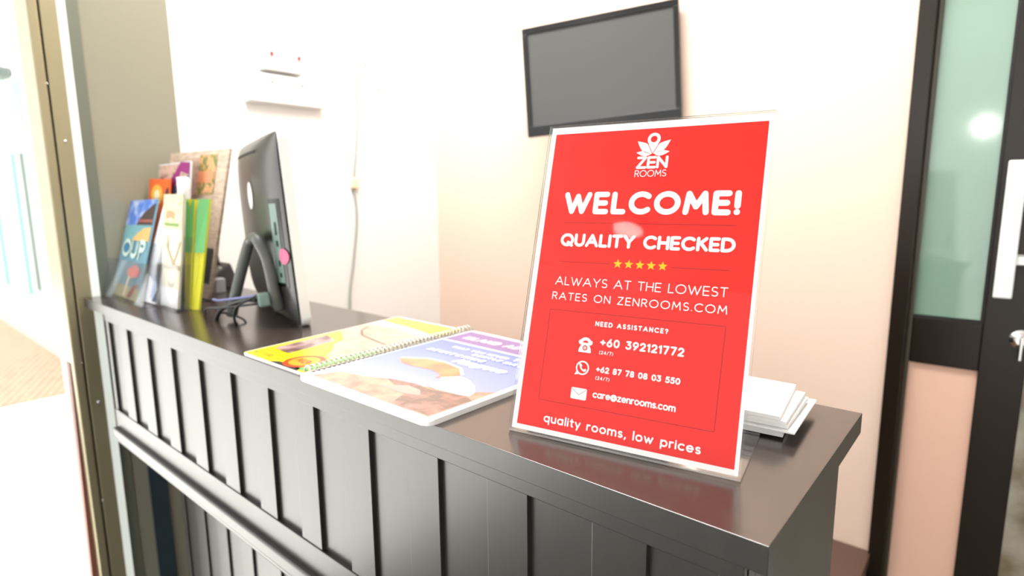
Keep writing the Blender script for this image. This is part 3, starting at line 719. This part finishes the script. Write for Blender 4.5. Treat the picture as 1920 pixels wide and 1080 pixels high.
ribbon(bm, arc(.24, .50, .14, .075, 0, 360), .04, 0, lambda x, y: f(x, y, .0012)); ribbon(bm, [(.44, .56), (.44, .47)] + arc(.54, .47, .10, .05, 180, 360) + [(.64, .56)], .045, 0, lambda x, y: f(x, y, .0012)); ribbon(bm, [(.74, .41), (.74, .57), (.82, .57)] + arc(.82, .53, .09, .04, 90, -90) + [(.74, .49)], .045, 0, lambda x, y: f(x, y, .0012))
mesh('leaflet_logo', bm, mat('leaflet_pale', srgb(190, 215, 205), .5), o)
patch(o, f, 'logo_dot', ell(.24, .50, .08, .045), mat('leaflet_blue', srgb(60, 125, 175), .5), .0014)
patch(o, f, 'logo_dot', [(.66, .42), (.72, .42), (.70, .47)], mat('leaflet_ink', srgb(40, 60, 70), .5), .0014)
patch(o, f, 'flower_picture', [(.45, .24), (.6, .20), (.85, .23), (.92, .28), (.84, .32), (.70, .34), (.55, .31), (.46, .29)], mat('leaflet_coral', srgb(220, 125, 125), .5), .0012)
patch(o, f, 'palm_picture', [(.45, 0.02), (.53, 0.02), (.60, .22), (.54, .22)], mat('leaflet_stalk', srgb(222, 215, 190), .5), .0014)
patch(o, f, 'leaf_picture', R_(.1, 1, .0, .12), mat('leaflet_khaki', srgb(165, 160, 125), .5), .0009)
patch(o, f, 'leaf_picture', [(.6, .02), (.75, .02), (.95, .16), (.8, .15)], mat('leaflet_rust', srgb(150, 80, 70), .5), .0014)
# white leaflets behind it
f = sheet((-1.492, .443, 1.1535), (-1.392, .446, 1.1535), (-1.468, .510, 1.372), (-1.395, .510, 1.372))
o = leaflet('leaflet', 'white leaflet with pale blue print, between the blue beach leaflet and the cream one', 'leaflet', GRP, f, .003, PAPER)
patch(o, f, 'picture', [(.62, .05), (.95, .03), (.98, .95), (.70, .95)], mat('leaflet_ice', srgb(190, 208, 225), .5, noise=(60, srgb(120, 140, 170), (1, 1, 1), .55, .75)))
patch(o, f, 'picture', [(.75, .02), (.98, .02), (.98, .14), (.9, .12)], mat('leaflet_navy', srgb(60, 80, 115), .5), .0009)
# cream leaflet
f = sheet((-1.380, .452, 1.1545), (-1.287, .452, 1.1545), (-1.362, .474, 1.388), (-1.262, .474, 1.387))
o = leaflet('leaflet', 'tall cream leaflet with an orange and green heading, in the small clear holder', 'leaflet', GRP, f, .004, mat('leaflet_cream', srgb(236, 228, 196), .5))
patch(o, f, 'heading_picture', R_(0, 1, .70, 1), mat('leaflet_sage', srgb(226, 222, 180), .5, noise=(110, srgb(140, 155, 95), (1, 1, 1), .50, .72)))
patch(o, f, 'heading_picture', [(.15, .78), (.45, .80), (.6, .78), (.62, .84), (.4, .86), (.15, .85)], mat('leaflet_orange', srgb(238, 155, 115), .5), .0009)
patch(o, f, 'heading_picture', R_(.1, .85, .72, .75), mat('leaflet_green', srgb(130, 160, 85), .5), .0009)
patch(o, f, 'lower_sheet', R_(.0, 1, .0, .17), PAPER, .0009)
bm = bmesh.new()
for a in ([(.98, .36), (.70, .37), (.50, .44), (.22, .56)], [(.62, .39), (.80, .48), (.95, .58)], [(.70, .37), (.45, .35), (.12, .36)], [(.35, .5), (.3, .62)]): ribbon(bm, a, .04, 0, lambda x, y: f(x, y, .0012))
mesh('branch_picture', bm, mat('leaflet_taupe', srgb(185, 172, 142), .5), o)
bm = bmesh.new(); ribbon(bm, [(.38, .21), (.55, .19), (.72, .21)], .04, 0, lambda x, y: f(x, y, .0012)); mesh('bowl_picture', bm, MATS['leaflet_taupe'], o)
# two narrow yellow-green folders
for i, (P0, P1, T0, T1, lab) in enumerate((
    ((-1.303, .470, 1.1505), (-1.288, .475, 1.1505), (-1.298, .492, 1.378), (-1.276, .4995, 1.377), 'narrow green and yellow folder standing next to the cream leaflet'),
    ((-1.285, .477, 1.1505), (-1.265, .483, 1.1505), (-1.270, .503, 1.377), (-1.258, .522, 1.377), 'narrow green and yellow folder nearest the computer'))):
    f = sheet(P0, P1, T0, T1)
    o = leaflet('folder', lab, 'leaflet', 'green and yellow folders', f, .005, mat('folder_yellow', srgb(238, 236, 70), .4))
    patch(o, f, 'green_band', R_(0, 1, .52, 1), mat('folder_green', srgb(120, 205, 125), .4), .0006)
    patch(o, f, 'yellow_fold', [(.1, 1), (.5, .93), (.9, 1)] if i == 0 else [(0, .9), (.15, .99), (0, 1)], mat('folder_lime', srgb(205, 220, 70), .4), .0010)
# back row
f = sheet((-1.655, .545, 1.1535), (-1.365, .545, 1.1535), (-1.655, .600, 1.492), (-1.322, .600, 1.486))
o = leaflet('brochure', 'tall wood-coloured brochure with pictures, in the big clear holder at the back', 'brochure', GRP, f, .006, mat('brochure_kraft', srgb(196, 172, 150), .5, noise=(30, srgb(226, 206, 188), (1, 1, 6), .35, .65)))
patch(o, f, 'food_picture', R_(.55, .84, .70, .97), mat('brochure_salad', srgb(120, 140, 75), .5, noise=(70, srgb(240, 175, 130), (1, 1, 1), .42, .6)), .0008)
patch(o, f, 'food_picture', R_(.55, .8, .78, .86), mat('leaflet_orange', srgb(238, 155, 115), .5), .0011)
patch(o, f, 'people_picture', R_(.08, .55, .68, .95), mat('brochure_people', srgb(206, 175, 160), .5, noise=(60, srgb(120, 85, 75), (1, 1, 1), .5, .68)), .0008)
patch(o, f, 'dark_picture', R_(.74, .97, .10, .34), mat('brochure_charcoal', srgb(62, 62, 60), .5), .0008)
patch(o, f, 'post_picture', R_(.70, .78, .2, .62), mat('brochure_brown', srgb(150, 120, 95), .5), .0010)
f = sheet((-1.64, .530, 1.1535), (-1.46, .530, 1.1535), (-1.635, .565, 1.468), (-1.44, .565, 1.470))
f2 = lambda s, t, oo=0.0: f(s, t * .98, oo)
o = leaflet('brochure', 'white brochure with a purple banner, in front of the wood-coloured one', 'brochure', GRP, f2, .003, mat('brochure_white', srgb(225, 228, 232), .5))
patch(o, f2, 'banner', [(0.02, .74), (.35, .76), (.65, .86), (.72, .93), (.98, .90), (.98, .99), (.7, 1), (.55, .93), (.3, .84), (.02, .83)], mat('brochure_purple', srgb(150, 40, 120), .5), .0008)
patch(o, f2, 'banner_edge', [(0.02, .70), (.4, .72), (.98, .86), (.98, .90), (.65, .85), (.35, .76), (.02, .74)], mat('brochure_slate', srgb(90, 95, 130), .5), .0009)
patch(o, f2, 'picture', R_(.02, .95, .83, .99), mat('brochure_people', srgb(206, 175, 160), .5), .0005)
f = sheet((-1.66, .515, 1.1535), (-1.54, .515, 1.1535), (-1.655, .545, 1.428), (-1.52, .545, 1.424))
o = leaflet('leaflet', 'orange sunset leaflet standing above the blue beach leaflet', 'leaflet', GRP, f, .003, mat('leaflet_flame', srgb(240, 105, 40), .4))
patch(o, f, 'sun_glow', ell(.42, .86, .28, .09), mat('leaflet_amber', srgb(252, 190, 70), .4), .0006)
patch(o, f, 'sun_disc', ell(.42, .86, .13, .045), mat('leaflet_sun', srgb(255, 245, 200), .4), .0009)
patch(o, f, 'palm_picture', [(.8, .86), (.95, .86), (.95, .93), (.85, .91)], mat('leaflet_ink', srgb(40, 60, 70), .5), .0009)
bm = bmesh.new(); tube(bm, [(-1.418, .522, 1.1525), (-1.400, .527, 1.40), (-1.399, .527, 1.425)], .012, 14)
put(mesh('paper_roll', bm, PAPER, smooth=True), 'white rolled paper standing upright behind the cream leaflet', 'paper')
def holder(label, x0, x1, y0, y1, hb, hf, lean, z=1.1502):
    t = thing('leaflet_holder', ((x0 + x1) / 2, (y0 + y1) / 2, z), label, 'leaflet holder', 'clear leaflet holders')
    q = .0018
    mesh('base', B((x0, x1, y0, y1, z, z + q)), ACRH, t)
    bm = bmesh.new(); hexa(bm, [(x0, y1, z), (x1, y1, z), (x1, y1 + q, z), (x0, y1 + q, z), (x0, y1 + lean, z + hb), (x1, y1 + lean, z + hb), (x1, y1 + lean + q, z + hb), (x0, y1 + lean + q, z + hb)])
    mesh('back_panel', bm, ACRH, t)
    l2 = lean * hf / hb
    bm = bmesh.new(); hexa(bm, [(x0, y0 - q, z), (x1, y0 - q, z), (x1, y0, z), (x0, y0, z), (x0, y0 - q + l2, z + hf), (x1, y0 - q + l2, z + hf), (x1, y0 + l2, z + hf), (x0, y0 + l2, z + hf)])
    mesh('front_panel', bm, ACRH, t)
    for a in (x0, x1 - q):
        bm = bmesh.new(); hexa(bm, [(a, y0, z), (a + q, y0, z), (a + q, y1, z), (a, y1, z), (a, y0 + l2, z + hf), (a + q, y0 + l2, z + hf), (a + q, y1 + l2, z + hf), (a, y1 + l2, z + hf)])
        mesh('side_panel', bm, ACRH, t)
    return t
holder('low clear acrylic holder at the far left end, with the blue beach leaflet', -1.660, -1.390, .420, .445, .13, .09, .03)
holder('small clear acrylic pocket holding the tall cream leaflet', -1.386, -1.276, .444, .468, .15, .095, .018)
holder('big clear acrylic holder at the back, with the wood-coloured brochure', -1.662, -1.362, .505, .556, .330, .12, .052)

# ------------------------------------------------------------------ desk phone and tag
ph = thing('desk_phone', (-1.57, .632, 1.1502), 'dark grey desk telephone behind the leaflets, near the wall', 'telephone')
bm = bmesh.new(); hexa(bm, [(-1.645, .590, 1.1502), (-1.50, .590, 1.1502), (-1.50, .682, 1.1502), (-1.645, .682, 1.1502), (-1.645, .592, 1.172), (-1.50, .592, 1.172), (-1.50, .660, 1.218), (-1.645, .660, 1.218)])
mesh('body', bm, PHONE, ph, bevel=.006)
bm = bmesh.new(); tube(bm, spline([(-1.64, .612, 1.205), (-1.635, .625, 1.222), (-1.605, .645, 1.232), (-1.565, .645, 1.228), (-1.55, .640, 1.214)], 6), [.013] * 8 + [.011] * 9 + [.013] * 8, 12)
mesh('handset', bm, PHONE, ph, smooth=True)
for j in range(4):
    for i in range(3):
        mesh('key', B((-1.548 + .015 * i, -1.538 + .015 * i, .604 + .010 * j, .611 + .010 * j, 1.178 + .0072 * j, 1.186 + .0072 * j)), GREYPL, ph)
tg = put(mesh('tag_box', B((-1.478, -1.458, .600, .625, 1.1502, 1.185)), mat('tag_pale', srgb(190, 196, 205), .5), bevel=.002), 'small pale grey box beside the desk phone', 'box')

# ------------------------------------------------------------------ loose white papers at the right end
def paper(lab, pts, th, bend=0):
    bm = bmesh.new(); hexa(bm, [Vector(p) for p in pts] + [Vector(p) + Vector((0, 0, th)) for p in pts])
    put(mesh('paper_sheet', bm, PAPER, bevel=0.0003, seg=1), lab, 'paper', 'loose white papers')
zb = 1.1525
paper('white paper at the bottom of the pile, its rolled front edge on the counter', [(-.33, .540, zb), (-.146, .560, zb), (-.158, .652, zb), (-.35, .632, zb)], .0080)
paper('white sheet sticking out furthest to the right of the pile', [(-.32, .538, zb + .0083), (-.134, .552, zb + .0083), (-.141, .660, zb + .0083), (-.33, .640, zb + .0083)], .0020)
paper('white sheet in the middle of the pile, a corner showing at its right', [(-.32, .542, zb + .0106), (-.141, .557, zb + .0106), (-.146, .645, zb + .0125), (-.33, .638, zb + .0125)], .0040)
paper('white sheet second from the top of the paper pile', [(-.32, .541, zb + .0150), (-.142, .553, zb + .0150), (-.149, .645, zb + .0170), (-.33, .645, zb + .0170)], .0038)
paper('topmost white sheet of the paper pile, its straight front edge over the rolled paper', [(-.32, .540, zb + .0192), (-.147, .551, zb + .0192), (-.160, .652, zb + .0212), (-.33, .645, zb + .0215)], .0040)

# ------------------------------------------------------------------ television on the peach wall
A = Vector((-1.106, 1.372, 1.545)); Bv = Vector((-0.690, 1.500, 1.572))
tu = (Bv - A).normalized(); tn = Vector((tu.y, -tu.x, 0)).normalized(); TW = (Bv - A).length; TH = 0.303
TR = Matrix((tu, tn * -1, tu.cross(tn * -1))).transposed()     # local y points to the wall
tv = thing('television', A, 'black flat-screen television on the peach wall, switched off', 'television', rot=TR)
def frame_bm(x0, x1, z0, z1, l, r, b, t, y0, y1): return B((x0, x1, y0, y1, z0, z0 + b), (x0, x1, y0, y1, z1 - t, z1), (x0, x0 + l, y0, y1, z0 + b, z1 - t), (x1 - r, x1, y0, y1, z0 + b, z1 - t))
mesh('frame', frame_bm(0, TW, 0, TH, .016, .014, .030, .018, 0, .022), BLACKPL, tv, bevel=.001)
mesh('screen', B((.016, TW - .014, .004, .010, .030, TH - .018)), TVSCREEN, tv)
mesh('back_cover', B((.02, TW - .02, .022, .045, .02, TH - .02)), BLACKPL, tv, bevel=.006)
ivt = TR.inverted()
aw = [ivt @ (Vector(p) - A) for p in ((-0.90, 1.50, 1.70), (-0.88, 1.532, 1.70))]
bm = bmesh.new(); tube(bm, [(TW * .5, .045, .15), aw[0], aw[1]], .014, 10)
mesh('wall_bracket', bm, BLACKPL, tv)

# ------------------------------------------------------------------ things on the white wall
sk = thing('socket_outlet', (-1.68, .935, 1.645), 'wide white double socket box on the white wall, below the switched one', 'socket')
mesh('back_box', B((-1.68, -1.657, .815, 1.055, 1.645, 1.73)), WHITEPL, sk, bevel=.004)
mesh('face_plate', B((-1.657, -1.650, .818, 1.052, 1.648, 1.727)), WHITEPL, sk, bevel=.002)
for y in (.885, .98):
    for y0, y1, z0, z1 in ((-.004, .004, 1.70, 1.71), (-.018, -.010, 1.675, 1.680), (.010, .018, 1.675, 1.680)):
        mesh('socket_hole', B((-1.650, -1.6492, y + y0, y + y1, z0, z1)), DOTGREY, sk)
sw = thing('switch_box', (-1.68, .92, 1.735), 'white double switch box with two red rockers on the white wall', 'switch')
mesh('back_box', B((-1.68, -1.65, .855, .985, 1.735, 1.825)), WHITEPL, sw, bevel=.004)
mesh('face_plate', B((-1.65, -1.643, .857, .983, 1.737, 1.823)), WHITEPL, sw, bevel=.002)
for y in (.885, .969): mesh('rocker', B((-1.643, -1.638, y - .004, y + .004, 1.775, 1.786)), NEON, sw, bevel=.001)
put(mesh('cable_conduit', B((-1.68, -1.662, .902, .928, 1.83, 2.75)), WHITEPL, bevel=.003), 'white vertical cable conduit on the wall above the switch box', 'conduit')
bm = bmesh.new()
tube(bm, spline([(-1.674, 1.222, 2.75), (-1.674, 1.205, 2.2), (-1.674, 1.198, 1.96), (-1.674, 1.187, 1.80), (-1.674, 1.188, 1.66), (-1.674, 1.176, 1.55), (-1.674, 1.160, 1.44)], 6), .0036, 8)
put(mesh('wall_cable', bm, GREYPL, smooth=True), 'thin grey cable running down the white wall above the ivory connector', 'cable', 'cables on the white wall')
bm = bmesh.new()
tube(bm, spline([(-1.674, 1.160, 1.405), (-1.674, 1.164, 1.30), (-1.674, 1.140, 1.15), (-1.674, 1.118, 1.0), (-1.674, 1.115, .55)], 6), .0038, 8)
put(mesh('wall_cable', bm, GREYPL, smooth=True), 'thin grey cable hanging below the ivory connector on the white wall', 'cable', 'cables on the white wall')
put(mesh('cable_connector', B((-1.68, -1.664, 1.147, 1.176, 1.405, 1.44)), IVORY, bevel=.004), 'small ivory connector box halfway along the wall cable', 'connector')
for (y, z), lab in zip(((1.228, 1.807), (1.282, 1.736)), ('grey wall plug beside the cable, the upper and left one', 'grey wall plug right of the cable, the lower one')):
    bm = bmesh.new(); lathe(bm, [(.0055, 0), (.0055, .002), (.003, .0035), (.0005, .0035)], (-1.68, y, z), Vector((1, 0, 0)), 14)
    put(mesh('wall_plug', bm, DOTGREY), lab, 'wall plug', 'wall plugs')

# ------------------------------------------------------------------ lamps behind the camera, mirrored in the door glass and the sign
lp = thing('garden_lamp', (-0.493, -9.3, 0), 'round white garden lamp mirrored in the green door glass', 'lamp')
bm = bmesh.new(); bmesh.ops.create_uvsphere(bm, u_segments=24, v_segments=16, radius=.17)
for v in bm.verts: v.co += Vector((-0.493, -9.3, 2.40))
mesh('globe', bm, LAMP, lp, smooth=True)
bm = bmesh.new(); lathe(bm, [(.09, 0), (.09, .03), (.035, .05), (.03, 2.20), (.05, 2.23), (.05, 2.24)], (-0.493, -9.3, 0), n=18)
mesh('post', bm, WHITEPL, lp, smooth=False)
cl = thing('ceiling_lamp', (-0.808, -1.947, 2.70), 'round white ceiling lamp mirrored as a pink spot in the red poster', 'lamp')
bm = bmesh.new(); lathe(bm, [(.10, .05), (.10, .02), (.085, 0)], (-0.808, -1.947, 2.70), n=24); mesh('rim', bm, WHITEPL, cl)
bm = bmesh.new(); lathe(bm, [(.084, .0), (.07, -.012), (.04, -.02), (.001, -.023)], (-0.808, -1.947, 2.70), n=24); mesh('diffuser', bm, LAMP, cl, smooth=True)
